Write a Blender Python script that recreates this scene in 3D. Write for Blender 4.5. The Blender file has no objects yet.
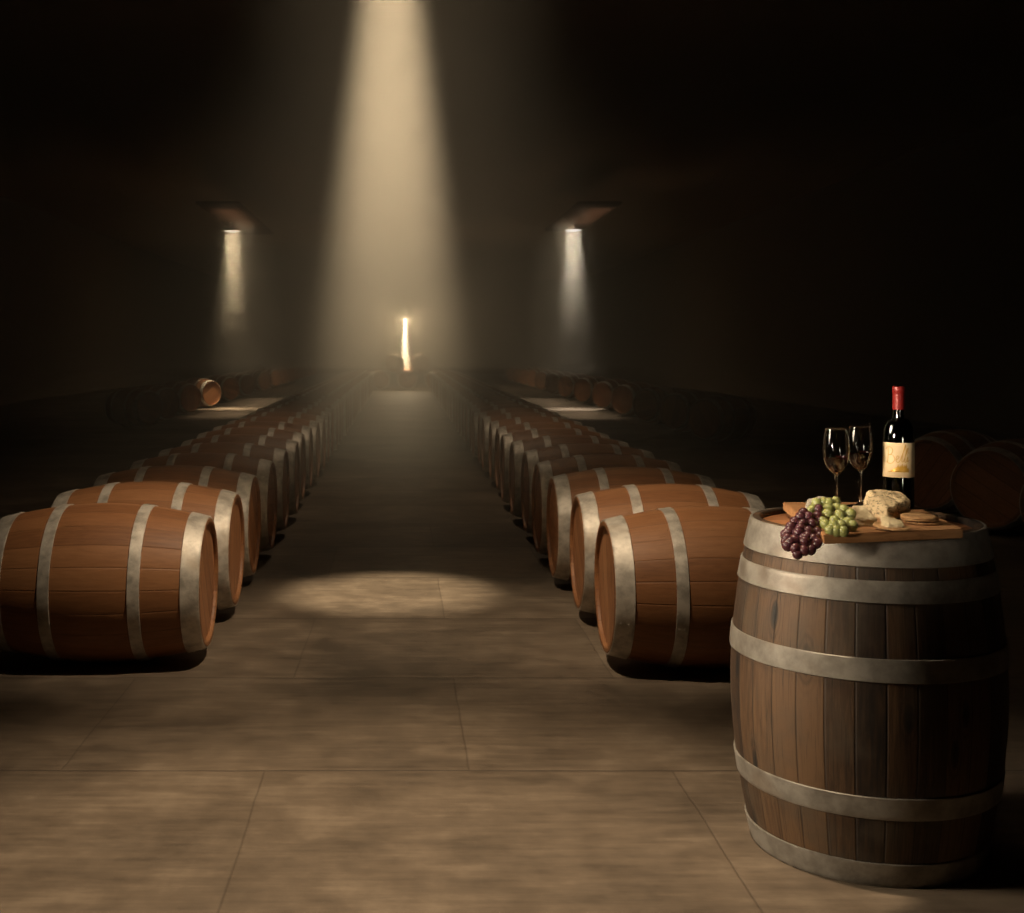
import bpy, bmesh, math, random
from mathutils import Vector, Matrix, noise

random.seed(7)
PI = math.pi
S = bpy.context.scene
COL = S.collection

# ------------------------------------------------------------------ camera
F = 1250.0            # focal length in pixels of a 1024 px wide frame
VX, VY = 402.0, 348.0  # vanishing point of the aisle
EYE = 1.27
cam = bpy.data.cameras.new('camera')
cam.sensor_width = 36.0
cam.lens = 36.0 * F / 1024.0
cam.shift_x = (512.0 - VX) / 1024.0
cam.shift_y = -(456.5 - VY) / 1024.0
cam.clip_start = 0.05
cam.clip_end = 300
co = bpy.data.objects.new('camera', cam)
co.location = (0, 0, EYE)
co.rotation_euler = (PI / 2, 0, 0)
COL.objects.link(co)
S.camera = co


def at(px, py, Y):
    return Vector(((px - VX) / F * Y, Y, EYE - (py - VY) / F * Y))


# ------------------------------------------------------------------ helpers
def obj(name, me, mat=None, parent=None):
    o = bpy.data.objects.new(name, me)
    if mat and not me.materials:
        me.materials.append(mat)
    COL.objects.link(o)
    o.parent = parent
    return o


def to_mesh(bm, name, smooth=True):
    bmesh.ops.recalc_face_normals(bm, faces=bm.faces)
    me = bpy.data.meshes.new(name)
    bm.to_mesh(me)
    bm.free()
    for p in me.polygons:
        p.use_smooth = smooth
    return me


def autosmooth(me, ang=35):
    try:
        me.set_sharp_from_angle(angle=math.radians(ang))
    except Exception:
        pass
    return me


def tag(o, label=None, cat=None, group=None, kind=None):
    if label:
        o['label'] = label
    if cat:
        o['category'] = cat
    if group:
        o['group'] = group
    if kind:
        o['kind'] = kind
    return o


def empty(name, loc, label, cat, group=None, rz=0.0):
    o = bpy.data.objects.new(name, None)
    o.empty_display_size = 0.1
    o.location = loc
    o.rotation_euler = (0, 0, rz)
    COL.objects.link(o)
    return tag(o, label, cat, group)


def lathe(name, prof, seg=64, axis=None, closed=False):
    """prof: list of (r, z). axis='X' lays the solid along X."""
    bm = bmesh.new()
    rings = []
    for r, z in prof:
        if r < 1e-6:
            rings.append([bm.verts.new((0, 0, z))])
        else:
            rings.append([bm.verts.new((r * math.cos(2 * PI * i / seg), r * math.sin(2 * PI * i / seg), z)) for i in range(seg)])
    pairs = list(zip(rings[:-1], rings[1:]))
    if closed:
        pairs.append((rings[-1], rings[0]))
    for a, b in pairs:
        for i in range(seg):
            j = (i + 1) % seg
            if len(a) == 1 and len(b) == 1:
                continue
            if len(a) == 1:
                bm.faces.new((a[0], b[j], b[i]))
            elif len(b) == 1:
                bm.faces.new((a[i], a[j], b[0]))
            else:
                bm.faces.new((a[i], a[j], b[j], b[i]))
    if axis == 'X':
        bm.transform(Matrix.Rotation(PI / 2, 4, 'Y'))
    return bm


def hull(points, cuts=0, amp=0.0, freq=60.0, bevel=0.0, seed=0):
    bm = bmesh.new()
    vs = [bm.verts.new(p) for p in points]
    r = bmesh.ops.convex_hull(bm, input=vs)
    bmesh.ops.dissolve_limit(bm, angle_limit=math.radians(1), verts=bm.verts, edges=bm.edges)
    if bevel:
        bmesh.ops.bevel(bm, geom=list(bm.edges), offset=bevel, segments=3, affect='EDGES', profile=0.6, clamp_overlap=True)
    if cuts:
        bmesh.ops.triangulate(bm, faces=bm.faces)
        for _ in range(cuts):
            L = [e.calc_length() for e in bm.edges]
            m = sum(L) / len(L)
            bmesh.ops.subdivide_edges(bm, edges=[e for e in bm.edges if e.calc_length() > 0.6 * m], cuts=1, use_grid_fill=False)
            bmesh.ops.triangulate(bm, faces=bm.faces)
    if amp:
        bm.normal_update()
        off = Vector((seed * 3.1, seed * 1.7, seed))
        for v in bm.verts:
            n = noise.fractal((v.co * freq) + off, 1.0, 2.0, 4)
            v.co += v.normal * (n * amp)
    return bm


def box_bm(x0, x1, y0, y1, z0, z1, bev=0.0):
    bm = bmesh.new()
    bmesh.ops.create_cube(bm, size=1.0)
    for v in bm.verts:
        v.co = Vector((x0 if v.co.x < 0 else x1, y0 if v.co.y < 0 else y1, z0 if v.co.z < 0 else z1))
    if bev:
        bmesh.ops.bevel(bm, geom=list(bm.edges), offset=bev, segments=2, affect='EDGES')
    return bm


def tube(bm, pts, rad, seg=6):
    """swept tube along a polyline; rad may be a list"""
    pts = [Vector(p) for p in pts]
    rings = []
    for i, p in enumerate(pts):
        d = (pts[min(i + 1, len(pts) - 1)] - pts[max(i - 1, 0)]).normalized()
        u = d.orthogonal().normalized()
        w = d.cross(u)
        r = rad[i] if isinstance(rad, (list, tuple)) else rad
        rings.append([bm.verts.new(p + u * (r * math.cos(2 * PI * k / seg)) + w * (r * math.sin(2 * PI * k / seg))) for k in range(seg)])
    for a, b in zip(rings[:-1], rings[1:]):
        for k in range(seg):
            bm.faces.new((a[k], a[(k + 1) % seg], b[(k + 1) % seg], b[k]))
    bm.faces.new(rings[0][::-1])
    bm.faces.new(rings[-1])


# ------------------------------------------------------------------ node materials
class NT:
    def __init__(self, name):
        self.m = bpy.data.materials.new(name)
        self.m.use_nodes = True
        self.t = self.m.node_tree
        self.b = self.t.nodes['Principled BSDF']

    def n(self, typ, **kw):
        x = self.t.nodes.new(typ)
        for k, v in kw.items():
            if k.startswith('i_'):
                key = k[2:]
                key = int(key) if key.isdigit() else key.replace('_', ' ')
                x.inputs[key].default_value = v
            else:
                setattr(x, k, v)
        return x

    def l(self, a, b):
        self.t.links.new(a, b)

    def math(self, op, a, b=None, c=None):
        x = self.t.nodes.new('ShaderNodeMath')
        x.operation = op
        for i, v in enumerate((a, b, c)):
            if v is None:
                continue
            if isinstance(v, (int, float)):
                x.inputs[i].default_value = v
            else:
                self.l(v, x.inputs[i])
        return x.outputs[0]

    def mix(self, fac, a, b, blend='MIX'):
        x = self.t.nodes.new('ShaderNodeMix')
        x.data_type = 'RGBA'
        x.blend_type = blend
        for sock, v in ((x.inputs['Factor'], fac), (x.inputs['A'], a), (x.inputs['B'], b)):
            if isinstance(v, (int, float)):
                sock.default_value = v
            elif isinstance(v, tuple):
                sock.default_value = v if len(v) == 4 else v + (1,)
            else:
                self.l(v, sock)
        return x.outputs['Result']

    def ramp(self, fac, stops):
        x = self.t.nodes.new('ShaderNodeValToRGB')
        e = x.color_ramp.elements
        while len(e) < len(stops):
            e.new(0.5)
        for q, (p, c) in zip(e, stops):
            q.position = p
            q.color = c if len(c) == 4 else tuple(c) + (1,)
        self.l(fac, x.inputs[0])
        return x.outputs['Color']

    def coords(self):
        return self.n('ShaderNodeTexCoord').outputs['Object']

    def map(self, vec, scale=(1, 1, 1), loc=(0, 0, 0), rot=(0, 0, 0)):
        x = self.n('ShaderNodeMapping')
        x.inputs['Scale'].default_value = scale
        x.inputs['Location'].default_value = loc
        x.inputs['Rotation'].default_value = rot
        self.l(vec, x.inputs['Vector'])
        return x.outputs[0]

    def noise(self, vec, scale, detail=4, rough=0.55, dist=0.0, dims='3D', w=None):
        x = self.n('ShaderNodeTexNoise')
        x.noise_dimensions = dims
        x.inputs['Scale'].default_value = scale
        x.inputs['Detail'].default_value = detail
        x.inputs['Roughness'].default_value = rough
        x.inputs['Distortion'].default_value = dist
        if w is not None:
            self.l(w, x.inputs['W'])
        self.l(vec, x.inputs['Vector'])
        return x.outputs['Fac']

    def bump(self, h, strength=0.3, dist=0.01, chain=None):
        x = self.n('ShaderNodeBump')
        x.inputs['Strength'].default_value = strength
        x.inputs['Distance'].default_value = dist
        self.l(h, x.inputs['Height'])
        if chain:
            self.l(chain, x.inputs['Normal'])
        return x.outputs[0]

    def out(self, color=None, rough=None, metal=None, normal=None):
        for key, v in (('Base Color', color), ('Roughness', rough), ('Metallic', metal), ('Normal', normal)):
            if v is None:
                continue
            if isinstance(v, (int, float)):
                self.b.inputs[key].default_value = v
            elif isinstance(v, tuple):
                self.b.inputs[key].default_value = v if len(v) == 4 else v + (1,)
            else:
                self.l(v, self.b.inputs[key])
        return self.m


def simple(name, col, rough=0.5, metal=0.0, emit=0.0):
    q = NT(name)
    q.out(col, rough, metal)
    if emit:
        q.b.inputs['Emission Color'].default_value = col + (1,)
        q.b.inputs['Emission Strength'].default_value = emit
    return q.m


def stave_material(name, axis, n_staves, cols, seam=0.35, knots=False, rough=0.55):
    q = NT(name)
    oc = q.coords()
    sep = q.n('ShaderNodeSeparateXYZ')
    q.l(oc, sep.inputs[0])
    rnd = q.n('ShaderNodeObjectInfo').outputs['Random']
    if axis == 'X':
        ang = q.math('ARCTAN2', sep.outputs['Y'], sep.outputs['Z'])
        along = sep.outputs['X']
    else:
        ang = q.math('ARCTAN2', sep.outputs['Y'], sep.outputs['X'])
        along = sep.outputs['Z']
    u = q.math('MULTIPLY', ang, n_staves / (2 * PI))
    u = q.math('ADD', u, q.math('MULTIPLY', rnd, 7.3))
    cell = q.math('FLOOR', u)
    fr = q.math('FRACT', u)
    wn = q.n('ShaderNodeTexWhiteNoise')
    wn.noise_dimensions = '2D'
    cb = q.n('ShaderNodeCombineXYZ')
    q.l(cell, cb.inputs[0])
    q.l(q.math('FLOOR', q.math('MULTIPLY', rnd, 97.0)), cb.inputs[1])
    q.l(cb.outputs[0], wn.inputs['Vector'])
    tone = wn.outputs['Value']
    # grain space: x = along (stretched), y = around
    g = q.n('ShaderNodeCombineXYZ')
    q.l(q.math('MULTIPLY', along, 2.2), g.inputs[0])
    q.l(q.math('MULTIPLY', u, 1.6), g.inputs[1])
    q.l(q.math('ADD', q.math('MULTIPLY', tone, 31.0), q.math('MULTIPLY', rnd, 50)), g.inputs[2])
    grain = q.noise(g.outputs[0], 4.0, 7, 0.65, 0.6)
    g2 = q.map(g.outputs[0], (0.7, 4.0, 1))
    fine = q.noise(g2, 9.0, 5, 0.7)
    mixv = q.math('ADD', q.math('MULTIPLY', grain, 0.55 if not knots else 0.5), q.math('MULTIPLY', tone, 0.28 if not knots else 0.36))
    mixv = q.math('ADD', mixv, q.math('MULTIPLY', fine, 0.22))
    col = q.ramp(mixv, [(0.28, cols[0]), (0.5, cols[1]), (0.74, cols[2])] if not knots else [(0.36, cols[0]), (0.52, cols[1]), (0.68, cols[2])])
    h = fine
    if knots:
        kv = q.n('ShaderNodeTexVoronoi')
        kv.inputs['Scale'].default_value = 0.9
        kg = q.n('ShaderNodeCombineXYZ')
        q.l(q.math('MULTIPLY', along, 5.0), kg.inputs[0])
        q.l(q.math('MULTIPLY', u, 1.0), kg.inputs[1])
        q.l(kg.outputs[0], kv.inputs['Vector'])
        kd = q.math('ADD', kv.outputs['Distance'], q.math('MULTIPLY', q.math('SUBTRACT', fine, 0.5), 0.12))
        rings = q.math('SINE', q.math('MULTIPLY', kd, 55.0))
        near = q.ramp(kd, [(0.10, (1, 1, 1)), (0.42, (0, 0, 0))])
        core = q.ramp(kd, [(0.09, (1, 1, 1)), (0.17, (0, 0, 0))])
        col = q.mix(q.math('MULTIPLY', near, q.math('ADD', 0.35, q.math('MULTIPLY', rings, 0.35))), col, cols[0])
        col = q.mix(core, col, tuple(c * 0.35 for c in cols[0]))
        # large weather blotches
        bl = q.noise(oc, 5.0, 5, 0.6)
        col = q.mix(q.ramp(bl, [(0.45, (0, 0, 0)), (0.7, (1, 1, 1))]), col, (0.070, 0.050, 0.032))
        # dark cracks running with the grain
        cr = q.noise(q.map(g.outputs[0], (0.5, 6, 1)), 5.0, 3, 0.5)
        col = q.mix(q.ramp(cr, [(0.33, (1, 1, 1)), (0.38, (0, 0, 0))]), col, tuple(c * 0.3 for c in cols[0]))
    # seams between staves
    d = q.math('ABSOLUTE', q.math('SUBTRACT', fr, 0.5))
    sm = q.ramp(d, [(0.455, (0, 0, 0)), (0.49, (1, 1, 1))])
    col = q.mix(q.math('MULTIPLY', sm, seam), col, tuple(c * 0.25 for c in cols[0]))
    hh = q.math('SUBTRACT', q.math('MULTIPLY', h, 0.25), q.math('MULTIPLY', sm, 1.0))
    nb = q.bump(hh, 0.35, 0.004)
    return q.out(col, rough, None, nb)


def hoop_material(name, base, dark, rust, metal=0.35, rough=0.5):
    q = NT(name)
    oc = q.coords()
    rnd = q.n('ShaderNodeObjectInfo').outputs['Random']
    w = q.math('MULTIPLY', rnd, 40.0)
    a = q.noise(oc, 16.0, 6, 0.65, dims='4D', w=w)
    b = q.noise(oc, 5.0, 5, 0.6, dims='4D', w=w)
    col = q.ramp(a, [(0.36, dark), (0.6, base)])
    col = q.mix(q.ramp(b, [(0.56, (0, 0, 0)), (0.74, (0.7, 0.7, 0.7))]), col, rust)
    r = q.math('ADD', rough - 0.1, q.math('MULTIPLY', a, 0.25))
    return q.out(col, r, metal, q.bump(a, 0.15, 0.003))


def head_material(name):
    q = NT(name)
    oc = q.coords()
    sep = q.n('ShaderNodeSeparateXYZ')
    q.l(oc, sep.inputs[0])
    rnd = q.n('ShaderNodeObjectInfo').outputs['Random']
    u = q.math('MULTIPLY', sep.outputs['Y'], 10.5)
    cell = q.math('FLOOR', u)
    fr = q.math('FRACT', u)
    wn = q.n('ShaderNodeTexWhiteNoise')
    wn.noise_dimensions = '1D'
    q.l(q.math('ADD', cell, q.math('MULTIPLY', rnd, 60)), wn.inputs['W'])
    g = q.map(oc, (6, 40, 2.0))
    gr = q.noise(g, 2.0, 6, 0.6, 0.5, '4D', q.math('ADD', q.math('MULTIPLY', wn.outputs['Value'], 20), rnd))
    v = q.math('ADD', q.math('MULTIPLY', gr, 0.7), q.math('MULTIPLY', wn.outputs['Value'], 0.3))
    col = q.ramp(v, [(0.3, (0.26, 0.105, 0.042)), (0.55, (0.40, 0.175, 0.073)), (0.75, (0.47, 0.22, 0.098))])
    sm = q.ramp(q.math('ABSOLUTE', q.math('SUBTRACT', fr, 0.5)), [(0.465, (0, 0, 0)), (0.49, (1, 1, 1))])
    col = q.mix(q.math('MULTIPLY', sm, 0.6), col, (0.05, 0.02, 0.01))
    return q.out(col, 0.55, None, q.bump(q.math('SUBTRACT', q.math('MULTIPLY', gr, 0.3), sm), 0.3, 0.003))


M_STAVE = stave_material('oak_staves', 'X', 22, [(0.17, 0.066, 0.024), (0.27, 0.112, 0.042), (0.36, 0.165, 0.068)], seam=0.22)
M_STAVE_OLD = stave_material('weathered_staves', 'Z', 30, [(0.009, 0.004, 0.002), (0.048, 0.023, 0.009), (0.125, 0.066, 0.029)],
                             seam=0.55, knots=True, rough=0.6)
M_HEAD = head_material('oak_head')
M_HOOP = hoop_material('galvanised_hoop', (0.66, 0.60, 0.52), (0.36, 0.32, 0.27), (0.46, 0.36, 0.26))
M_HOOP_OLD = hoop_material('worn_steel_hoop', (0.30, 0.275, 0.235), (0.17, 0.15, 0.125), (0.15, 0.095, 0.055), 0.3, 0.42)


# ------------------------------------------------------------------ barrels
RB, RH, LEN = 0.318, 0.259, 0.84


def prof_r(t, rb=RB, rh=RH):
    """outer radius at t in -1..1 along the barrel"""
    return rh + (rb - rh) * (1 - abs(t) ** 1.9)


def barrel_meshes(prefix, axis, length, rb, rh, hoop_spans, seg=88):
    hl = length / 2
    chime = 0.022
    n = 36
    outer = [(prof_r(-1 + 2 * i / n, rb, rh), -hl + length * i / n) for i in range(n + 1)]
    inner_r = rh - chime
    prof = [(inner_r - 0.004, -hl + 0.030), (inner_r, -hl + 0.004), (inner_r + 0.004, -hl)] + \
           [(rh - 0.004, -hl)] + [(outer[0][0], -hl + 0.004)] + outer[1:-1] + [(outer[-1][0], hl - 0.004), (rh - 0.004, hl)] + \
           [(inner_r + 0.004, hl), (inner_r, hl - 0.004), (inner_r - 0.004, hl - 0.030)]
    bm = lathe('staves', prof, seg)
    out = {}

    def fin(bm, name):
        if axis == 'X':
            bm.transform(Matrix.Rotation(PI / 2, 4, 'Y'))
        return autosmooth(to_mesh(bm, name))
    out['staves'] = fin(bm, prefix + '_staves')
    heads = []
    for s in (-1, 1):
        z = s * (hl - 0.024)
        r = inner_r - 0.0005
        bm = lathe('h', [(0, z - 0.009), (r, z - 0.009), (r, z + 0.009), (0, z + 0.009)], seg)
        # head mesh keeps its own frame (disc in XY), the object is placed and turned
        bm.transform(Matrix.Translation((0, 0, -z)))
        heads.append((autosmooth(to_mesh(bm, prefix + '_head')), z))
    out['heads'] = heads
    hoops = []
    for z0, z1 in hoop_spans:
        m = 5
        zz = [z0 + (z1 - z0) * i / m for i in range(m + 1)]
        o_ = [(prof_r(z / hl, rb, rh) + 0.0045, z) for z in zz]
        i_ = [(prof_r(z / hl, rb, rh) - 0.002, z) for z in reversed(zz)]
        pr = [(o_[0][0] - 0.0015, o_[0][1])] + [(o_[0][0], o_[0][1] + 0.0015)] + o_[1:-1] + \
             [(o_[-1][0], o_[-1][1] - 0.0015), (o_[-1][0] - 0.0015, o_[-1][1])] + i_
        bm = lathe('hoop', pr, seg, closed=True)
        # overlapping strap end with two rivets
        zc = (z0 + z1) / 2
        for dz in (-0.2, 0.2):
            zq = zc + dz * (z1 - z0)
            r = prof_r(zq / hl, rb, rh) + 0.0045
            a = 2.2 + 0.13 * (zc > 0)
            mt = Matrix.Translation((r * math.cos(a), r * math.sin(a), zq)) @ Matrix.Rotation(a, 4, 'Z') @ Matrix.Diagonal((0.4, 1, 1, 1))
            bmesh.ops.create_uvsphere(bm, u_segments=10, v_segments=6, radius=0.006, matrix=mt)
        hoops.append(fin(bm, prefix + '_hoop'))
    out['hoops'] = hoops
    return out


LY = barrel_meshes('lying', 'X', LEN, RB, RH,
                   [(-0.418, -0.346), (-0.196, -0.149), (0.149, 0.196), (0.346, 0.418)])


def make_barrel(loc, rz, label, group, roll=0.0):
    """wine barrel lying on its bilge, axis along local X; root on the floor under its middle"""
    root = empty('wine_barrel', loc, label, 'barrel', group, rz)
    zc = RB + 0.001
    s = obj('staves', LY['staves'], M_STAVE, root)
    s.location = (0, 0, zc)
    s.rotation_euler = (roll, 0, 0)
    for me, z in LY['heads']:
        h = obj('head', me, M_HEAD, root)
        h.location = (z, 0, zc)
        h.rotation_mode = 'ZYX'
        h.rotation_euler = (0, PI / 2, roll)
    for me in LY['hoops']:
        h = obj('hoop', me, M_HOOP, root)
        h.location = (0, 0, zc)
        h.rotation_euler = (roll, 0, 0)
    return root


def copy_thing(root, loc, rz, label, group, roll):
    r = root.copy()
    COL.objects.link(r)
    r.location = loc
    r.rotation_euler = (0, 0, rz)
    r['label'] = label
    r['group'] = group
    for ch in root.children:
        c = ch.copy()
        COL.objects.link(c)
        c.parent = r
        c.rotation_euler = (0, PI / 2, roll) if ch.rotation_mode == 'ZYX' else (roll, 0, 0)
    return r


ONES = ['', 'first', 'second', 'third', 'fourth', 'fifth', 'sixth', 'seventh', 'eighth', 'ninth', 'tenth', 'eleventh', 'twelfth',
        'thirteenth', 'fourteenth', 'fifteenth', 'sixteenth', 'seventeenth', 'eighteenth', 'nineteenth']


def ordinal(n):
    if n < 20:
        return ONES[n]
    t = {2: ('twenty', 'twentieth'), 3: ('thirty', 'thirtieth'), 4: ('forty', 'fortieth')}[n // 10]
    return t[1] if n % 10 == 0 else t[0] + '-' + ONES[n % 10]


proto = None


def barrel(loc, rz, label, group):
    global proto
    roll = random.uniform(-3, 3)
    if proto is None:
        proto = make_barrel(loc, rz, label, group, roll)
        return proto
    return copy_thing(proto, loc, rz, label, group, roll)


PITCH = 0.82
N_ROW = 39
for side, xh, y0 in ((-1, -0.780, 5.1), (1, 0.805, 5.0)):
    nm = 'left' if side < 0 else 'right'
    for k in range(N_ROW):
        x = xh + side * LEN / 2 + random.uniform(-0.012, 0.012)
        if k == 0:
            lab = 'oak barrel lying nearest the camera at the front of the %s aisle row' % nm
            if side > 0:
                lab = 'oak barrel lying at the front of the right aisle row, behind the upright barrel'
        else:
            lab = 'oak barrel with steel hoops, %s from the front of the %s aisle row' % (ordinal(k + 1), nm)
        barrel((x, y0 + PITCH * k + random.uniform(-0.015, 0.015), 0), random.uniform(-0.015, 0.015), lab,
               '%s row of wine barrels along the aisle' % nm)

# rows by the side aisles, their heads turned towards the viewer
A = math.radians(40)


def side_barrel(px, X, side, label, group):
    Y = F * X / (px - VX)
    n = Vector((-side * math.cos(A), -math.sin(A), 0))      # where the visible head faces
    c = Vector((X, Y, 0)) - n * (LEN / 2)
    rz = math.atan2(n.y, n.x)
    barrel(c, rz, label, group)


lefts = [150, 168, 191, 212, 231, 248, 265, 276, 284, 291, 297, 303, 308, 313]
for i, px in enumerate(lefts):
    side_barrel(px, -4.0, -1, 'dim oak barrel facing the aisle, %s along the row beside the left side lamp' % ordinal(i + 1),
                'row of barrels by the left side lamp')
rights = [704, 673, 645, 622, 602, 582, 565, 552, 541, 532, 524, 517, 511]
for i, px in enumerate(rights):
    side_barrel(px, 4.05, 1, 'dim oak barrel facing the aisle, %s along the row beside the right side lamp' % ordinal(i + 1),
                'row of barrels by the right side lamp')
side_barrel(1064, 3.95, 1, 'dark oak barrel cut off by the right edge of the picture', 'dark barrels behind the wine bottle')
side_barrel(988, 3.95, 1, 'dark oak barrel with a round head in shadow right of the serving board', 'dark barrels behind the wine bottle')
side_barrel(926, 3.95, 1, 'dark oak barrel in shadow directly behind the wine bottle', 'dark barrels behind the wine bottle')

# stack that closes the far end of the aisle
YE = 38.0
for X, z, lab in ((-0.66, 0, 'far barrel on the floor at the left of the stack closing the aisle'),
                  (0.16, 0, 'far barrel on the floor in the middle of the stack under the end lamp'),
                  (0.98, 0, 'far barrel on the floor at the right of the stack closing the aisle'),
                  (-0.25, 0.489, 'far barrel lying on top of the end stack, left of the bright lamp'),
                  (0.57, 0.489, 'far barrel lying on top of the end stack, right of the bright lamp')):
    barrel((X, YE, z), PI / 2, lab, 'barrel stack at the end of the aisle')

# ------------------------------------------------------------------ upright barrel
UX, UY, UH = 1.192, 3.22, 0.83
hl = UH / 2
UP = barrel_meshes('upright', 'Z', UH, 0.335, 0.28,
                   [(0.755 - hl, 0.829 - hl), (0.674 - hl, 0.725 - hl), (0.494 - hl, 0.548 - hl), (0.170 - hl, 0.224 - hl), (0.001 - hl, 0.060 - hl)], 128)
ub = empty('upright_barrel', (UX, UY, 0), 'weathered dark oak barrel standing upright with a serving board on top', 'barrel')
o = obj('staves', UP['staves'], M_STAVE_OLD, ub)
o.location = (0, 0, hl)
for me, z in UP['heads']:
    h = obj('head', me, M_HEAD, ub)
    h.location = (0, 0, hl + z)
for me in UP['hoops']:
    h = obj('hoop', me, M_HOOP_OLD, ub)
    h.location = (0, 0, hl)

# ------------------------------------------------------------------ serving board
ZT = 0.8525      # top of the board
q = NT('board_wood')
oc = q.coords()
g = q.map(oc, (1.2, 22, 30), rot=(0, 0, 0.12))
gr = q.noise(g, 3.0, 7, 0.62, 0.8)
bands = q.noise(q.map(oc, (0.6, 9, 1), rot=(0, 0, 0.12)), 2.2, 3, 0.5)
col = q.ramp(q.math('ADD', q.math('MULTIPLY', gr, 0.6), q.math('MULTIPLY', bands, 0.4)),
             [(0.32, (0.25, 0.11, 0.042)), (0.5, (0.42, 0.21, 0.088)), (0.68, (0.53, 0.29, 0.135))])
M_BOARD = q.out(col, 0.5, None, q.bump(gr, 0.2, 0.002))
quad = [(0.945, 2.80), (1.295, 2.885), (1.372, 3.385), (1.032, 3.385)]
bm = bmesh.new()
cx = sum(p[0] for p in quad) / 4
cy = sum(p[1] for p in quad) / 4
lo = [bm.verts.new((x - cx, y - cy, 0)) for x, y in quad]
hi = [bm.verts.new((x - cx, y - cy, ZT - UH - 0.0005)) for x, y in quad]
bm.faces.new(lo[::-1])
bm.faces.new(hi)
for i in range(4):
    bm.faces.new((lo[i], lo[(i + 1) % 4], hi[(i + 1) % 4], hi[i]))
bmesh.ops.bevel(bm, geom=list(bm.edges), offset=0.0018, segments=2, affect='EDGES')
bd = obj('serving_board', autosmooth(to_mesh(bm, 'serving_board')), M_BOARD)
bd.location = (cx, cy, UH + 0.0005)
tag(bd, 'honey brown wooden serving board lying across the upright barrel', 'serving board')

# ------------------------------------------------------------------ wine bottle
BX, BY = 1.299, 3.27
bot = empty('wine_bottle', (BX, BY, ZT + 0.0005), 'dark green wine bottle with red capsule and cream label on the board', 'bottle')
q = NT('bottle_glass')
q.out((0.10, 0.17, 0.11), 0.04)
q.b.inputs['Transmission Weight'].default_value = 1.0
q.b.inputs['IOR'].default_value = 1.75
M_BOTTLE = q.m
BR = 0.0385


def bottle_profile(d=0.0):
    r = BR - d
    p = [(r - 0.004, 0.0 + d), (r, 0.005 + d), (r, 0.182)]
    for i in range(1, 13):            # shoulder
        a = i / 12 * PI / 2
        p.append((0.0145 - d * 0.8 + (BR - 0.0145 - d * 0.2) * math.cos(a) ** 0.9, 0.182 + 0.052 * math.sin(a)))
    p += [(0.0138 - d * 0.8, 0.25), (0.0134 - d * 0.8, 0.30)]
    return p


outer = [(0, 0.006), (0.02, 0.003)] + bottle_profile() + [(0.0134, 0.314), (0.0095, 0.314)]
inner = [(0.0095, 0.30)] + list(reversed(bottle_profile(0.0028)))[1:] + [(0, 0.0075)]
obj('bottle_body', autosmooth(to_mesh(lathe('b', outer + inner, 72), 'bottle_body')), M_BOTTLE, bot)
wp = [(0, 0.0082)] + [(max(r - 0.0002, 0.001), z + 0.0003) for r, z in bottle_profile(0.0029)[0:15]] + [(0.0112, 0.240), (0, 0.240)]
q = NT('red_wine')
q.out((0.035, 0.003, 0.004), 0.12)
M_WINE_DARK = q.m
obj('wine', autosmooth(to_mesh(lathe('w', wp, 64), 'bottle_wine')), M_WINE_DARK, bot)
q = NT('red_capsule')
oc = q.coords()
M_CAPS = q.out(q.mix(q.noise(oc, 90, 3), (0.20, 0.010, 0.009), (0.27, 0.018, 0.014)), 0.38, 0.15)
cp = [(0.0148, 0.256), (0.0151, 0.258), (0.0146, 0.295), (0.0146, 0.300), (0.0157, 0.302), (0.0157, 0.312), (0.0150, 0.3155), (0.012, 0.317), (0, 0.317)]
obj('capsule', autosmooth(to_mesh(lathe('c', [(0.0138, 0.256)] + cp, 48), 'capsule')), M_CAPS, bot)

# label wraps the front of the bottle, facing the viewer
face = math.atan2(-BY, -BX)


def on_bottle(u, v, d):
    """u metres around from the facing line (to the viewer's right), v metres up"""
    a = face + u / BR
    r = BR + d
    return Vector((r * math.cos(a), r * math.sin(a), v))


L0, L1, LW = 0.0815, 0.1715, 0.060
bm = bmesh.new()
n = 36
ga = [[bm.verts.new(on_bottle(-LW + 2 * LW * i / n, v, d)) for i in range(n + 1)] for v, d in ((L0, 0.0001), (L0, 0.0006), (L1, 0.0006), (L1, 0.0001))]
for a, b in zip(ga[:-1], ga[1:]):
    for i in range(n):
        bm.faces.new((a[i], a[i + 1], b[i + 1], b[i]))
q = NT('label_paper')
oc = q.coords()
M_LABEL = q.out(q.mix(q.noise(oc, 70, 4), (0.66, 0.50, 0.29), (0.78, 0.61, 0.37)), 0.6)
lab = obj('label', to_mesh(bm, 'label', True), M_LABEL, bot)
lab['label'] = 'cream paper label with golden script'
# golden script on the label (label is about 30 px wide in view: u -0.036..0.036)
M_GOLD = simple('gold_print', (0.55, 0.30, 0.045), 0.35, 0.3)
bm = bmesh.new()


def stroke(pts, r=0.0009, sub=6):
    """smooth a (u, v) polyline with Catmull-Rom and lay it on the label; v 0..1 over the label height"""
    P = [Vector((u, v)) for u, v in pts]
    P = [P[0]] + P + [P[-1]]
    out = []
    for i in range(1, len(P) - 2):
        for s in range(sub):
            t = s / sub
            a, b, c, d = P[i - 1], P[i], P[i + 1], P[i + 2]
            out.append(0.5 * ((2 * b) + (c - a) * t + (2 * a - 5 * b + 4 * c - d) * t * t + (3 * b - a - 3 * c + d) * t ** 3))
    out.append(P[-2])
    tube(bm, [on_bottle(p.x, L0 + p.y * (L1 - L0), 0.0008) for p in out], r, 6)


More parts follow.
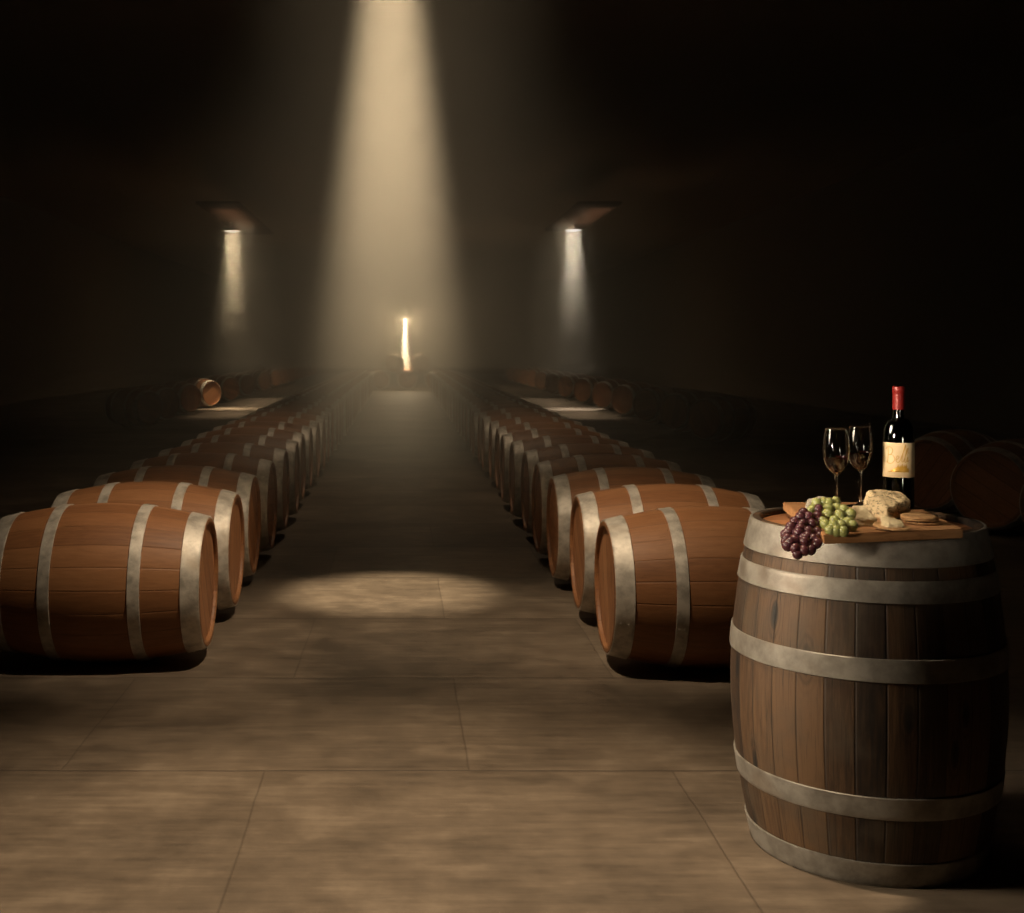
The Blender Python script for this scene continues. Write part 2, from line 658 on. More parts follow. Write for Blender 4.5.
stroke([(-0.027, 0.86), (-0.0265, 0.66), (-0.0285, 0.42)])                                           # B stem
stroke([(-0.034, 0.80), (-0.029, 0.87), (-0.018, 0.86), (-0.014, 0.76), (-0.019, 0.67), (-0.025, 0.65)])
stroke([(-0.025, 0.65), (-0.014, 0.64), (-0.009, 0.53), (-0.015, 0.42), (-0.024, 0.40), (-0.032, 0.45)])
stroke([(-0.007, 0.50), (-0.002, 0.54), (0.001, 0.60), (-0.003, 0.62), (-0.006, 0.52), (-0.003, 0.44), (0.003, 0.48), (0.009, 0.66),
        (0.017, 0.90), (0.018, 0.94), (0.014, 0.86), (0.009, 0.62), (0.008, 0.46), (0.012, 0.48), (0.018, 0.66), (0.024, 0.84),
        (0.020, 0.80), (0.016, 0.60), (0.015, 0.46), (0.019, 0.46), (0.023, 0.60), (0.022, 0.46), (0.027, 0.50)])
stroke([(0.025, 0.70), (0.0262, 0.72)], 0.0011, 2)
obj('script', to_mesh(bm, 'label_script'), M_GOLD, lab)
# golden row of pointed leaves under the script
bm = bmesh.new()
base = 0.17
k = 9
for i in range(k):
    u0 = -0.020 + 0.044 * i / k
    wv = 0.0062
    hgt = (0.06, 0.10, 0.14, 0.22, 0.19, 0.25, 0.21, 0.24, 0.12)[i]
    pts = [(u0, base), (u0 + wv, base), (u0 + wv * 1.05, base + hgt * 0.55), (u0 + wv * 0.75, base + hgt), (u0 + wv * 0.1, base + hgt * 0.5)]
    fr = [bm.verts.new(on_bottle(u, L0 + v * (L1 - L0), 0.0012 + 0.00004 * (i % 2))) for u, v in pts]
    bk = [bm.verts.new(on_bottle(u, L0 + v * (L1 - L0), 0.0005)) for u, v in pts]
    bm.faces.new(fr)
    for j in range(5):
        bm.faces.new((fr[j], fr[(j + 1) % 5], bk[(j + 1) % 5], bk[j]))
stroke([(-0.026, 0.16), (-0.010, 0.175), (0.010, 0.165), (0.026, 0.17)], 0.0010)
obj('emblem', to_mesh(bm, 'label_emblem', False), M_GOLD, lab)

# ------------------------------------------------------------------ wine glasses
q = NT('clear_glass')
q.out((0.97, 0.98, 0.96), 0.015)
q.b.inputs['Transmission Weight'].default_value = 1.0
q.b.inputs['IOR'].default_value = 1.47
M_GLASS = q.m
q = NT('glass_wine')
q.out((0.38, 0.014, 0.020), 0.08)
M_WINE = q.m
GH = 0.2115


def bowl_r(z):
    """outer radius of the bowl by height"""
    pts = [(0.092, 0.0045), (0.096, 0.009), (0.102, 0.0160), (0.112, 0.0232), (0.124, 0.0285), (0.138, 0.0322), (0.152, 0.0336), (0.168, 0.0331),
           (0.184, 0.0313), (0.198, 0.0290), (GH, 0.0268)]
    for (z0, r0), (z1, r1) in zip(pts[:-1], pts[1:]):
        if z <= z1:
            t = (z - z0) / (z1 - z0)
            t2 = t
            return r0 + (r1 - r0) * t2
    return pts[-1][1]


def make_glass(x, y, label, level):
    g = empty('wine_glass', (x, y, ZT + 0.0005), label, 'wine glass', 'red wine glasses on the board')
    zs = [0.092 + (GH - 0.092) * (i / 30) ** 1.15 for i in range(31)]
    outer = [(0, 0), (0.0335, 0.0), (0.0345, 0.0012), (0.0335, 0.0022), (0.020, 0.0038), (0.010, 0.0060), (0.0052, 0.011), (0.0038, 0.022), (0.0034, 0.050),
             (0.0036, 0.080)] + [(bowl_r(z), z) for z in zs]
    th = 0.0011
    inner = [(bowl_r(GH) - th * 0.5, GH + 0.0004), (bowl_r(GH) - th, GH)] + [(max(bowl_r(z) - th, 0.002), z) for z in reversed(zs) if z > 0.0965] + [(0, 0.0965)]
    me = autosmooth(to_mesh(lathe('g', outer + inner, 72), 'glass_bowl'), 50)
    obj('glass', me, M_GLASS, g)
    lv = [z for z in zs if 0.0972 < z < level] + [level]
    wp = [(0, 0.0970)] + [(bowl_r(z) - th - 0.0003, z) for z in lv] + [(0, level)]
    obj('wine', autosmooth(to_mesh(lathe('w', wp, 72), 'wine'), 40), M_WINE, g)
    return g


make_glass(1.112, 3.20, 'stemmed glass half full of red wine, the one behind the green grapes', 0.1385)
make_glass(1.206, 3.29, 'stemmed glass half full of red wine, the one next to the bottle', 0.1435)

# ------------------------------------------------------------------ cheese
def cheese_mat(name, c0, c1, vein, pits, vein_amt, rough=0.65):
    q = NT(name)
    oc = q.coords()
    a = q.noise(oc, 45, 5, 0.6)
    col = q.mix(a, c0, c1)
    v = q.noise(q.map(oc, (1, 1, 2.0)), 55, 4, 0.6, 1.5)
    vm = q.ramp(v, [(0.40, (1, 1, 1)), (0.46, (0, 0, 0))])
    col = q.mix(q.math('MULTIPLY', vm, vein_amt), col, vein)
    vo = q.n('ShaderNodeTexVoronoi')
    vo.inputs['Scale'].default_value = 62
    q.l(oc, vo.inputs['Vector'])
    pm = q.ramp(vo.outputs['Distance'], [(0.14, (1, 1, 1)), (0.24, (0, 0, 0))])
    col = q.mix(q.math('MULTIPLY', pm, pits), col, vein)
    h = q.math('SUBTRACT', a, q.math('MULTIPLY', pm, 0.8))
    h = q.math('SUBTRACT', h, q.math('MULTIPLY', vm, 0.6))
    m = q.out(col, rough, None, q.bump(h, 0.5, 0.004))
    q.b.inputs['Subsurface Weight'].default_value = 0.0
    return m


M_BLUE = cheese_mat('blue_cheese', (0.52, 0.39, 0.21), (0.68, 0.54, 0.33), (0.16, 0.10, 0.05), 0.8, 0.85)
M_SOFT = cheese_mat('soft_cheese', (0.62, 0.50, 0.30), (0.74, 0.62, 0.40), (0.40, 0.27, 0.12), 0.25, 0.3)
M_PALE = cheese_mat('pale_rind', (0.27, 0.24, 0.19), (0.36, 0.32, 0.25), (0.22, 0.19, 0.14), 0.1, 0.2)


def place_hull(name, pts, mat, label, cat, cuts=3, amp=0.002, freq=70, bev=0.003, seed=1, parent=None):
    base = min(p[2] for p in pts)
    cx = sum(p[0] for p in pts) / len(pts)
    cy = sum(p[1] for p in pts) / len(pts)
    loc = Vector((cx, cy, base))
    bm = hull([Vector(p) - loc for p in pts], cuts, amp, freq, bev, seed)
    for v in bm.verts:
        v.co.z = max(v.co.z, 0.0)
    me = to_mesh(bm, name)
    o = obj(name, me, mat, parent)
    o.location = loc
    if label:
        tag(o, label, cat)
    return o


ZB = ZT + 0.0008
bl = [(1.173, 3.020, ZB), (1.138, 3.088, ZB), (1.253, 3.078, ZB), (1.252, 3.165, ZB), (1.165, 3.172, ZB),
      (1.141, 3.084, ZB + 0.016), (1.175, 3.026, ZB + 0.030), (1.254, 3.084, ZB + 0.045), (1.262, 3.150, ZB + 0.055), (1.180, 3.168, ZB + 0.061)]
place_hull('cheese_block', bl, M_BLUE, 'large block of blue veined cheese with pitted rind on the board', 'cheese', 4, 0.0028, 60, 0.006, 2)
wd = [(1.050, 2.925, ZB), (1.108, 2.922, ZB), (1.048, 2.950, ZB), (1.106, 2.985, ZB), (1.062, 2.995, ZB),
      (1.052, 2.930, ZB + 0.022), (1.106, 2.928, ZB + 0.018), (1.066, 2.975, ZB + 0.044), (1.094, 2.975, ZB + 0.043)]
wd = [(p[0] + 0.006, p[1], p[2]) for p in wd]
place_hull('cheese_wedge', wd, M_SOFT, 'small cream cheese wedge between the green grapes and the cheese-topped cracker', 'cheese', 4, 0.0018, 90, 0.004, 5)
pl = [(1.000, 3.100, ZB), (1.086, 3.085, ZB), (1.082, 3.140, ZB), (1.020, 3.155, ZB),
      (1.002, 3.105, ZB + 0.030), (1.014, 3.115, ZB + 0.037), (1.044, 3.118, ZB + 0.048), (1.062, 3.115, ZB + 0.044), (1.086, 3.095, ZB + 0.028), (1.078, 3.136, ZB + 0.032), (1.022, 3.150, ZB + 0.036)]
place_hull('cheese_piece', pl, M_PALE, 'grey white piece of rind cheese behind the green grapes', 'cheese', 3, 0.002, 50, 0.007, 8)

# ------------------------------------------------------------------ crackers
q = NT('cracker')
oc = q.coords()
a = q.noise(oc, 60, 5, 0.65)
b = q.noise(oc, 22, 3, 0.5)
col = q.ramp(q.math('ADD', q.math('MULTIPLY', a, 0.5), q.math('MULTIPLY', b, 0.5)),
             [(0.35, (0.20, 0.095, 0.035)), (0.5, (0.42, 0.235, 0.10)), (0.66, (0.53, 0.33, 0.155))])
M_CRACK = q.out(col, 0.7, None, q.bump(a, 0.5, 0.003))


def cracker_mesh(r, seed):
    th = 0.0048
    bm = bmesh.new()
    seg, rad = 48, 8
    top, bot_ = [], []
    for sgn, store in ((1, top), (-1, bot_)):
        store.append([bm.verts.new((0, 0, sgn * th / 2))])
        for i in range(1, rad + 1):
            ring = []
            for j in range(seg):
                a = 2 * PI * j / seg
                rr = r * i / rad * (1 + 0.025 * noise.noise(Vector((math.cos(a) * 1.5, math.sin(a) * 1.5, seed))))
                edge = 0.55 if i == rad else 1.0
                dz = 0.0009 * noise.noise(Vector((rr * math.cos(a) * 70, rr * math.sin(a) * 70, seed + sgn)))
                ring.append(bm.verts.new((rr * math.cos(a), rr * math.sin(a), sgn * th / 2 * edge + dz)))
            store.append(ring)
        for j in range(seg):
            bm.faces.new((store[0][0], store[1][j], store[1][(j + 1) % seg]))
        for p, q_ in zip(store[1:-1], store[2:]):
            for j in range(seg):
                bm.faces.new((p[j], p[(j + 1) % seg], q_[(j + 1) % seg], q_[j]))
    for j in range(seg):
        bm.faces.new((top[-1][j], top[-1][(j + 1) % seg], bot_[-1][(j + 1) % seg], bot_[-1][j]))
    return to_mesh(bm, 'cracker')


for i, (dx, dy, tx, nm) in enumerate(((0.004, 0.000, 0.0, 'bottommost'), (-0.002, 0.003, 0.02, 'middle one'), (-0.004, 0.004, -0.02, 'topmost'))):
    c = obj('cracker', cracker_mesh(0.0425, i * 3.3), M_CRACK)
    c.location = (1.236 + dx, 2.975 + dy, ZB + 0.0028 + 0.0064 * i)
    c.rotation_euler = (tx * 0.5, tx, i * 1.3)
    tag(c, 'round golden cracker, %s of the stack of three on the board' % nm, 'cracker', 'crackers on the board')
c = obj('cracker', cracker_mesh(0.0415, 20.5), M_CRACK)
c.location = (1.126, 2.873, ZB + 0.0063)
c.rotation_euler = (0.10, 0.02, 0.4)
tag(c, 'round cracker topped with soft cheese at the front edge of the board', 'cracker', 'crackers on the board')
z0 = ZB + 0.0085
sl = [(1.098, 2.862, z0 - 0.001), (1.110, 2.846, z0 - 0.003), (1.150, 2.858, z0 - 0.001), (1.157, 2.884, z0), (1.120, 2.905, z0 + 0.002),
      (1.100, 2.866, z0 + 0.005), (1.112, 2.852, z0 + 0.004), (1.148, 2.864, z0 + 0.007), (1.153, 2.884, z0 + 0.011), (1.110, 2.90, z0 + 0.020), (1.122, 2.903, z0 + 0.018)]
place_hull('cheese_slice', sl, M_SOFT, 'slice of soft cream cheese lying on the front cracker', 'cheese', 4, 0.0016, 110, 0.0025, 11)

# ------------------------------------------------------------------ grapes
def grape_mat(name, c0, c1, bloom, trans):
    q = NT(name)
    oc = q.coords()
    rnd = q.n('ShaderNodeObjectInfo').outputs['Random']
    n1 = q.noise(oc, 60, 4, 0.6, dims='4D', w=q.math('MULTIPLY', rnd, 30))
    col = q.mix(q.math('ADD', q.math('MULTIPLY', rnd, 0.6), q.math('MULTIPLY', n1, 0.4)), c0, c1)
    col = q.mix(q.math('MULTIPLY', q.ramp(n1, [(0.45, (0, 0, 0)), (0.75, (1, 1, 1))]), 0.5), col, bloom)
    m = q.out(col, q.math('ADD', 0.22, q.math('MULTIPLY', n1, 0.25)))
    q.b.inputs['Subsurface Weight'].default_value = 0.5
    q.b.inputs['Subsurface Radius'].default_value = (0.6, 0.5, 0.2)
    q.b.inputs['Subsurface Scale'].default_value = trans
    return m


M_RED = grape_mat('red_grape', (0.045, 0.010, 0.016), (0.095, 0.022, 0.030), (0.19, 0.095, 0.115), 0.004)
M_GREEN = grape_mat('green_grape', (0.21, 0.23, 0.060), (0.32, 0.33, 0.12), (0.44, 0.44, 0.26), 0.008)
M_STEM = simple('grape_stem', (0.12, 0.085, 0.03), 0.7)

bm = bmesh.new()
bmesh.ops.create_uvsphere(bm, u_segments=28, v_segments=18, radius=1.0)
for v in bm.verts:            # a little dimple at the stem end, slightly egg shaped
    z = v.co.z
    k = 1 + 0.06 * z
    v.co.x *= k
    v.co.y *= k
    v.co.z = z * 1.12 - 0.10 * max(0.0, z - 0.9)
grape_me = to_mesh(bm, 'grape')


def grape_bunch(name, label, mat, spots, R, anchor, path):
    root = empty(name, anchor, label, 'grapes')
    anchor = Vector(anchor)
    me = grape_me.copy()
    me.materials.append(mat)
    for p in spots:
        g = obj('grape', me, mat, root)
        g.location = p - anchor
        s = R * random.uniform(0.93, 1.07)
        g.scale = (s, s, s)
        g.rotation_euler = (random.uniform(-0.7, 0.7), random.uniform(-0.7, 0.7), random.uniform(0, 6))
    bm = bmesh.new()
    P = [Vector(p) - anchor for p in path]
    tube(bm, P, [0.0022] * len(P), 7)
    for p in spots:
        w = p - anchor
        b = min((P[i].lerp(P[i + 1], t / 4) for i in range(len(P) - 1) for t in range(5)), key=lambda c: (c - w).length)
        tube(bm, [b, b.lerp(w, 0.6) + Vector((0, 0, 0.002)), w], [0.0011, 0.0010, 0.0010], 5)
    obj('stem', to_mesh(bm, name + '_stem'), M_STEM, root)
    return root


def zpix(zx, zy):
    return 775 + zx / 10.24, 480 + zy / 10.24


reds = [(290, 338), (262, 378), (340, 380), (430, 378), (205, 428), (282, 452), (376, 450), (462, 425), (505, 445), (445, 300), (145, 530), (236, 545),
        (342, 528), (435, 535), (122, 595), (200, 615), (306, 630), (392, 605), (126, 670), (205, 702), (298, 722), (232, 762), (368, 715), (460, 580),
        (165, 480), (425, 650), (330, 580), (260, 500), (160, 640)]
RS = []
for zx, zy in reds:
    px, py = zpix(zx, zy)
    t = (zy - 300) / 460
    Y = 2.93 - 0.12 * min(1, t * 1.3) + 0.02 * (abs(zx - 300) / 200) ** 2
    p = at(px, py, Y)
    RS.append(p)
for p in list(RS)[::2]:                              # the far side of the bunch
    if p.z < 0.842:
        RS.append(p + Vector((0.004, 0.021, 0.004)))
# keep hanging grapes clear of the board
RG = 0.0118
grape_bunch('red_grape_bunch', 'bunch of dark red grapes hanging over the left corner of the serving board', M_RED, RS, RG,
            at(818, 516, 2.95), [at(822, 513, 2.95), at(812, 520, 2.92), at(806, 532, 2.88), at(800, 545, 2.86), at(798, 552, 2.86)])

greens = [(430, 236), (500, 232), (550, 238), (618, 226), (380, 306), (545, 300), (540, 352), (626, 288), (706, 306), (660, 358), (775, 352), (615, 418),
          (755, 438), (563, 516), (700, 528), (672, 470), (795, 468), (600, 470), (625, 520), (520, 455)]
GS = []
for zx, zy in greens:
    px, py = zpix(zx, zy)
    t = (zy - 226) / 300
    GS.append(at(px, py, 3.00 - 0.195 * t))
for px, Y in ((822, 2.90), (832, 2.93), (842, 2.90), (850, 2.90), (826, 2.965), (838, 2.97), (848, 2.955), (836, 2.87), (846, 2.865), (820, 2.945)):
    X = (px - VX) / F * Y
    GS.append(Vector((X, Y, ZT + 0.0125)))
grape_bunch('green_grape_bunch', 'bunch of pale green grapes piled on the board in front of the glasses', M_GREEN, GS, 0.0126,
            (1.00, 2.92, ZT), [at(818, 505, 2.99), at(832, 511, 2.95), at(843, 519, 2.90), at(846, 528, 2.84)])

# ------------------------------------------------------------------ room shell
q = NT('slab_floor')
oc = q.coords()
sep = q.n('ShaderNodeSeparateXYZ')
q.l(oc, sep.inputs[0])
RH_, BW_ = 1.055, 1.225
y = q.math('DIVIDE', q.math('ADD', sep.outputs['Y'], 20 * RH_ - 3.755), RH_)
row = q.math('FLOOR', y)
odd = q.math('MODULO', row, 2.0)
wob = q.noise(oc, 1.4, 3)
x = q.math('DIVIDE', q.math('ADD', sep.outputs['X'], 20 * BW_ - 0.20 + BW_ / 2), BW_)
x = q.math('ADD', x, q.math('MULTIPLY', q.math('SUBTRACT', 1.0, odd), 0.5))
x = q.math('ADD', x, q.math('MULTIPLY', q.math('SUBTRACT', wob, 0.5), 0.02))
fx = q.math('ABSOLUTE', q.math('SUBTRACT', q.math('FRACT', x), 0.5))
fy = q.math('ABSOLUTE', q.math('SUBTRACT', q.math('FRACT', q.math('ADD', y, q.math('MULTIPLY', q.math('SUBTRACT', wob, 0.5), 0.02))), 0.5))
jx = q.ramp(fx, [(0.4968, (0, 0, 0)), (0.4990, (1, 1, 1))])
jy = q.ramp(fy, [(0.4940, (0, 0, 0)), (0.4978, (1, 1, 1))])
j = q.math('MAXIMUM', q.math('MULTIPLY', jx, 0.6), jy)
wn = q.n('ShaderNodeTexWhiteNoise')
wn.noise_dimensions = '2D'
cb = q.n('ShaderNodeCombineXYZ')
q.l(q.math('FLOOR', x), cb.inputs[0])
q.l(row, cb.inputs[1])
q.l(cb.outputs[0], wn.inputs['Vector'])
big = q.noise(oc, 1.1, 6, 0.6, 0.4)
med = q.noise(oc, 5.5, 6, 0.65)
streak = q.noise(q.map(oc, (1.2, 9, 1)), 3.0, 5, 0.65)
fine = q.noise(oc, 70, 4, 0.6)
v = q.math('ADD', q.math('MULTIPLY', big, 0.45), q.math('MULTIPLY', med, 0.30))
v = q.math('ADD', v, q.math('MULTIPLY', streak, 0.25))
v = q.math('ADD', v, q.math('MULTIPLY', q.math('SUBTRACT', wn.outputs['Value'], 0.5), 0.06))
col = q.ramp(v, [(0.38, (0.070, 0.051, 0.035)), (0.5, (0.145, 0.107, 0.074)), (0.62, (0.255, 0.196, 0.140))])
col = q.mix(q.math('MULTIPLY', fine, 0.25), col, (0.09, 0.068, 0.048))
col = q.mix(q.math('MULTIPLY', j, 0.75), col, (0.030, 0.021, 0.014))
M_FLOOR = q.out(col, q.math('ADD', 0.42, q.math('MULTIPLY', med, 0.3)), None,
                q.bump(q.math('SUBTRACT', q.math('MULTIPLY', v, 0.4), j), 0.3, 0.006))


def structure(name, bm, mat):
    o = obj(name, to_mesh(bm, name, False), mat)
    o['kind'] = 'structure'
    return o


def plaster(name, c0, c1):
    q = NT(name)
    oc = q.coords()
    a = q.noise(oc, 0.9, 5, 0.6)
    return q.out(q.mix(a, c0, c1), 0.9)


M_WALL = plaster('cellar_wall', (0.15, 0.105, 0.074), (0.19, 0.134, 0.094))
M_CEIL = plaster('cellar_plaster', (0.38, 0.265, 0.185), (0.46, 0.32, 0.22))
M_BEAM = plaster('timber_soffit', (0.15, 0.080, 0.045), (0.20, 0.110, 0.065))
CZ = 4.7
structure('floor', box_bm(-9, 9, -4, 62, -0.2, 0), M_FLOOR)
structure('ceiling', box_bm(-9, 9, -4, 62, CZ, CZ + 0.2), M_CEIL)
structure('wall_left', box_bm(-9.2, -9, -4, 62, 0, CZ), M_WALL)
structure('wall_right', box_bm(9, 9.2, -4, 62, 0, CZ), M_WALL)
structure('wall_back', box_bm(-9.2, 9.2, 62, 62.2, 0, CZ), M_WALL)
structure('wall_front', box_bm(-9.2, 9.2, -4.2, -4, 0, CZ), M_WALL)
structure('trim_1', box_bm(-3.78, -2.96, 22.8, 29.0, 3.90, 3.95, 0.02), M_BEAM)
structure('trim_2', box_bm(3.20, 4.03, 22.8, 28.1, 3.90, 3.95, 0.02), M_BEAM)

# ------------------------------------------------------------------ lamps
M_SHADE = simple('lamp_enamel', (0.16, 0.045, 0.022), 0.45, 0.2)
M_SHADE2 = simple('lamp_enamel_pale', (0.30, 0.22, 0.17), 0.45, 0.2)
M_CORD = simple('lamp_cord', (0.02, 0.015, 0.012), 0.6)


def lamp_light(kind, name, loc, energy, color, parent, **kw):
    l = bpy.data.lights.new(name, kind)
    l.energy = energy
    l.color = color
    for k, v in kw.items():
        setattr(l, k, v)
    o = bpy.data.objects.new(name, l)
    COL.objects.link(o)
    o.location = loc
    o.parent = parent
    return o


def pendant(loc, top, R, H, label, shade_mat, bulb_col, emit):
    """loc: centre of the shade's mouth"""
    root = empty('pendant_lamp', loc, label, 'lamp', 'ceiling lamps of the cellar')
    pr = [(R, 0), (R * 1.01, 0.004), (R * 0.96, H * 0.18), (R * 0.45, H * 0.62), (R * 0.16, H * 0.85), (R * 0.14, H * 1.15), (0, H * 1.17)]
    pin = [(R * 0.10, H * 0.84), (R * 0.42, H * 0.58), (R * 0.93, H * 0.16), (R * 0.985, 0)]
    obj('shade', autosmooth(to_mesh(lathe('s', pin[::-1][0:0] + [(0, H * 0.83)] + pin + pr, 48), 'lamp_shade'), 60), shade_mat, root)
    bm = bmesh.new()
    tube(bm, [(0, 0, H * 1.1), (0, 0, top - loc[2])], 0.008, 8)
    obj('cord', to_mesh(bm, 'lamp_cord'), M_CORD, root)
    mb = NT('lamp_lens')
    mb.out((0.8, 0.8, 0.8), 0.4)
    mb.b.inputs['Emission Color'].default_value = bulb_col + (1,)
    mb.b.inputs['Emission Strength'].default_value = emit
    # frosted lens bulging a little below the mouth
    obj('lens', autosmooth(to_mesh(lathe('l', [(0, -R * 0.16), (R * 0.45, -R * 0.13), (R * 0.80, -R * 0.05), (R * 0.96, 0.004), (R * 0.90, 0.012), (0, 0.012)], 40), 'lamp_lens')),
        mb.m, root)
    return root


def down_area(root, z, size, energy, color, spread):
    return lamp_light('AREA', 'lamp_light', (0, 0, z), energy, color, root, shape='DISK', size=size, spread=math.radians(spread))


LAMP_SCALE = 1.0
WARM = (1.0, 0.80, 0.52)
# side lamps
lp = pendant((-3.55, 26.2, 3.72), 3.90, 0.185, 0.10, 'lit ceiling lamp with a warm beam over the left side aisle', M_SHADE, (1.0, 0.82, 0.58), 2.0)
down_area(lp, -0.05, 0.34, 17, (1.0, 0.80, 0.52), 27)
lamp_light('AREA', 'pool_fill', (0.27, 1.0, 0.17), 21, (1.0, 0.80, 0.54), lp, shape='RECTANGLE', size=0.35, size_y=9.0, spread=math.radians(26))  # added unseen strip that lengthens the light pool on the floor
gl_ = lamp_light('AREA', 'soffit_fill', (0.2, -1.0, 0.05), 1.6, (1.0, 0.6, 0.35), lp, shape='RECTANGLE', size=0.4, size_y=3.0)  # added upward panel that brightens the soffit, no fitting
gl_.rotation_euler = (PI, 0, 0)
rp = pendant((3.56, 26.0, 3.72), 3.90, 0.185, 0.10, 'lit ceiling lamp with a white beam over the right side aisle', M_SHADE2, (1.0, 0.92, 0.80), 2.0)
down_area(rp, -0.05, 0.34, 17, (1.0, 0.90, 0.76), 27)
lamp_light('AREA', 'pool_fill', (-0.18, 1.0, 0.17), 23, (1.0, 0.84, 0.62), rp, shape='RECTANGLE', size=0.35, size_y=9.0, spread=math.radians(26))  # same added strip for the right floor pool
gl_ = lamp_light('AREA', 'soffit_fill', (0.2, -1.0, 0.05), 1.6, (1.0, 0.65, 0.42), rp, shape='RECTANGLE', size=0.4, size_y=3.0)  # added soffit brightener on the right, no fitting
gl_.rotation_euler = (PI, 0, 0)
# lamp at the far end of the aisle
fp = pendant((0.095, 38.1, 2.14), CZ, 0.06, 0.06, 'small bright lamp hanging low at the far end of the aisle', M_SHADE2, (1.0, 0.9, 0.7), 6.0)
down_area(fp, -0.02, 0.11, 170, (1.0, 0.82, 0.55), 20)
lamp_light('POINT', 'lamp_bulb', (0, 0, -0.05), 170, (1.0, 0.78, 0.48), fp, shadow_soft_size=0.04)
# big central beam: a lamp at the ceiling above the aisle, out of frame
cp_ = pendant((-0.06, 6.5, 4.55), CZ, 0.17, 0.10, 'large ceiling lamp throwing the main beam down the aisle', M_SHADE, (1.0, 0.88, 0.66), 4.0)
lamp_light('SPOT', 'lamp_light', (0, 0, -0.04), 4700, (1.0, 0.81, 0.54), cp_, spot_size=math.radians(17), spot_blend=0.9, shadow_soft_size=0.05)
# front aisle lamp, out of frame; the lamps after it are added
np_ = pendant((-0.12, 3.1, 4.45), CZ, 0.2, 0.11, 'ceiling lamp above the front of the aisle', M_SHADE, (1.0, 0.86, 0.66), 4.0)
lamp_light('SPOT', 'lamp_light', (0, 0, -0.06), 950, (1.0, 0.78, 0.52), np_, spot_size=math.radians(47), spot_blend=1.0, shadow_soft_size=0.12)
for sx_, nm_ in ((-1, 'left'), (1, 'right')):  # added pair of unseen lamps to brighten the front barrels
    bp_ = pendant((-0.75 * sx_, 3.7, 4.35), CZ, 0.14, 0.09, 'added unseen lamp aimed across the aisle at the first %s barrels' % nm_, M_SHADE, (1.0, 0.86, 0.66), 4.0)
    bl_ = lamp_light('SPOT', 'lamp_light', (0, 0, -0.08), 660, (1.0, 0.80, 0.55), bp_, spot_size=math.radians(32), spot_blend=1.0, shadow_soft_size=0.10)
    bl_.rotation_euler = (Vector((0.74 * sx_, 5.4, 0.45)) - Vector((-0.75 * sx_, 3.7, 4.27))).to_track_quat('-Z', 'Y').to_euler()
mp_ = pendant((0.0, 10.8, 4.55), CZ, 0.2, 0.10, 'added unseen fill lamp above the middle of the aisle', M_SHADE, (1.0, 0.86, 0.66), 4.0)  # added to lift the barrels midway along the rows
lamp_light('SPOT', 'lamp_light', (0, 0, -0.06), 90, (1.0, 0.76, 0.50), mp_, spot_size=math.radians(120), spot_blend=1.0, shadow_soft_size=0.12)
# lamp left of the upright barrel, out of frame
kp = lamp_light('AREA', 'key_lamp', (-1.35, 3.08, 1.6), 6.6, (1.0, 0.84, 0.62), None, shape='RECTANGLE', size=0.9, size_y=1.8, spread=math.radians(30))
d = Vector((1.12, 3.15, 0.70)) - kp.location
kp.rotation_euler = d.to_track_quat('-Z', 'Y').to_euler()


# unseen accent light added at front left to brighten the still life
ap = lamp_light('AREA', 'accent_fill', (-1.2, 1.5, 1.25), 0.78, (1.0, 0.84, 0.62), None, shape='RECTANGLE', size=0.45, size_y=0.5, spread=math.radians(9))
d = Vector((1.19, 3.15, 1.06)) - ap.location
ap.rotation_euler = d.to_track_quat('-Z', 'Y').to_euler()
sp_ = lamp_light('AREA', 'glint_light', (1.75, 0.3, 0.92), 0.045, (1.0, 0.88, 0.70), None, shape='RECTANGLE', size=0.6, size_y=0.55, spread=math.radians(9))  # unseen panel added for the right-hand highlight on the bottle
d = Vector((1.26, 3.25, 1.06)) - sp_.location
sp_.rotation_euler = d.to_track_quat('-Z', 'Y').to_euler()


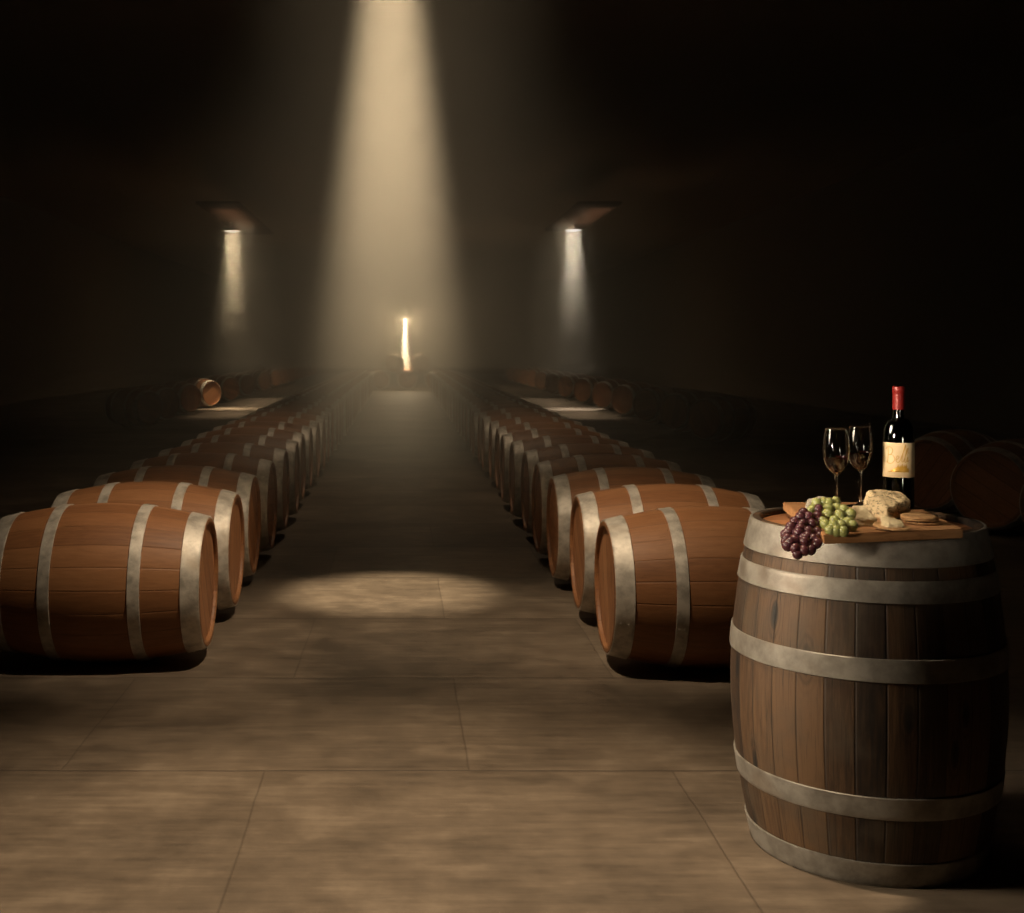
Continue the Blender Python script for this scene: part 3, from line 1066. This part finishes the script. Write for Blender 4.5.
# ------------------------------------------------------------------ haze
def haze(name, label, box, color, aniso, base, rho=0.0, cx=0, cy=0, sigma=1.0, z0=0, z1=1, power=1.0, thin=0.0, t0=2.2, t1=3.4):
    """haze volume: an even part plus a plume about a lamp that thickens towards the ceiling"""
    m = bpy.data.materials.new(name)
    m.use_nodes = True
    t = m.node_tree
    t.nodes.clear()
    q = NT.__new__(NT)
    q.m, q.t = m, t
    outn = t.nodes.new('ShaderNodeOutputMaterial')
    vs = t.nodes.new('ShaderNodeVolumePrincipled')
    vs.inputs['Color'].default_value = color + (1,)
    vs.inputs['Anisotropy'].default_value = aniso
    vs.inputs['Density'].default_value = base
    if rho:
        sx = t.nodes.new('ShaderNodeSeparateXYZ')
        q.l(q.coords(), sx.inputs[0])
        dx = q.math('SUBTRACT', sx.outputs['X'], cx)
        dy = q.math('SUBTRACT', sx.outputs['Y'], cy)
        r2 = q.math('ADD', q.math('MULTIPLY', dx, dx), q.math('MULTIPLY', dy, dy))
        gs = q.math('EXPONENT', q.math('MULTIPLY', r2, -1.0 / (2 * sigma * sigma)))
        mr = t.nodes.new('ShaderNodeMapRange')
        mr.interpolation_type = 'SMOOTHSTEP'
        mr.inputs['From Min'].default_value = z0
        mr.inputs['From Max'].default_value = z1
        mr.inputs['To Min'].default_value = 0.0
        mr.inputs['To Max'].default_value = 1.0
        q.l(sx.outputs['Z'], mr.inputs['Value'])
        hz_ = q.math('POWER', mr.outputs[0], power)
        if thin:
            m2 = t.nodes.new('ShaderNodeMapRange')
            m2.interpolation_type = 'SMOOTHSTEP'
            m2.inputs['From Min'].default_value = t0
            m2.inputs['From Max'].default_value = t1
            m2.inputs['To Min'].default_value = 1.0
            m2.inputs['To Max'].default_value = 1.0 - thin
            q.l(sx.outputs['Z'], m2.inputs['Value'])
            hz_ = q.math('MULTIPLY', hz_, m2.outputs[0])
        dn = q.math('ADD', q.math('MULTIPLY', q.math('MULTIPLY', gs, hz_), rho), base)
        q.l(dn, vs.inputs['Density'])
    q.l(vs.outputs[0], outn.inputs['Volume'])
    o = obj('haze', to_mesh(box_bm(*box), 'haze', False), m)
    return tag(o, label, 'haze', None, 'stuff')


HZ = (0.96, 0.89, 0.76)
haze('room_haze', 'thin haze filling the cellar above the barrels', (-7, 7, 3.9, 50, 0.70, CZ - 0.01), HZ, 0.2, 0.025)
haze('beam_haze', 'dense haze hanging under the large beam lamp', (-0.755, 0.755, 4.9, 8.1, 0.05, CZ - 0.16), HZ, 0.1, 0.0, 0.57, -0.06, 6.5, 0.60, 0.35, 1.9, 1.0, 0.68, 1.9, 3.2)
haze('left_haze', 'haze hanging under the left side lamp', (-4.6, -2.5, 25.1, 27.3, 0.9, 3.88), HZ, 0.1, 0.0, 0.35, -3.55, 26.2, 0.42, 1.2, 3.6, 1.0)
haze('right_haze', 'haze hanging under the right side lamp', (2.5, 4.6, 25.0, 27.0, 0.9, 3.88), HZ, 0.1, 0.0, 0.35, 3.56, 26.0, 0.42, 1.2, 3.6, 1.0)
haze('end_haze', 'glowing haze round the small lamp at the aisle end', (-5.5, 5.7, 30, 47, 0.66, CZ - 0.02), HZ, 0.2, 0.0, 0.20, 0.1, 38.1, 2.4, -2.0, 2.0, 1.0)

# ------------------------------------------------------------------ world and view
w = bpy.data.worlds.new('cellar_dark')
S.world = w
w.use_nodes = True
w.node_tree.nodes['Background'].inputs[0].default_value = (0.02, 0.016, 0.012, 1)
w.node_tree.nodes['Background'].inputs[1].default_value = 0.05
S.view_settings.view_transform = 'Standard'
S.view_settings.look = 'None'
S.view_settings.exposure = 0.0
S.view_settings.gamma = 1.0
S.view_settings.use_curve_mapping = False
S.cycles.max_bounces = 10
S.cycles.diffuse_bounces = 3
S.cycles.glossy_bounces = 4
S.cycles.transmission_bounces = 10
S.cycles.transparent_max_bounces = 12
S.cycles.volume_bounces = 0
S.cycles.caustics_reflective = False
S.cycles.caustics_refractive = False
S.cycles.sample_clamp_indirect = 3.0
S.cycles.volume_step_rate = 0.15
S.cycles.volume_max_steps = 512
S.cycles.use_denoising = True
try:
    S.cycles.denoiser = 'OPENIMAGEDENOISE'
    S.cycles.denoising_input_passes = 'RGB_ALBEDO'
except Exception:
    pass
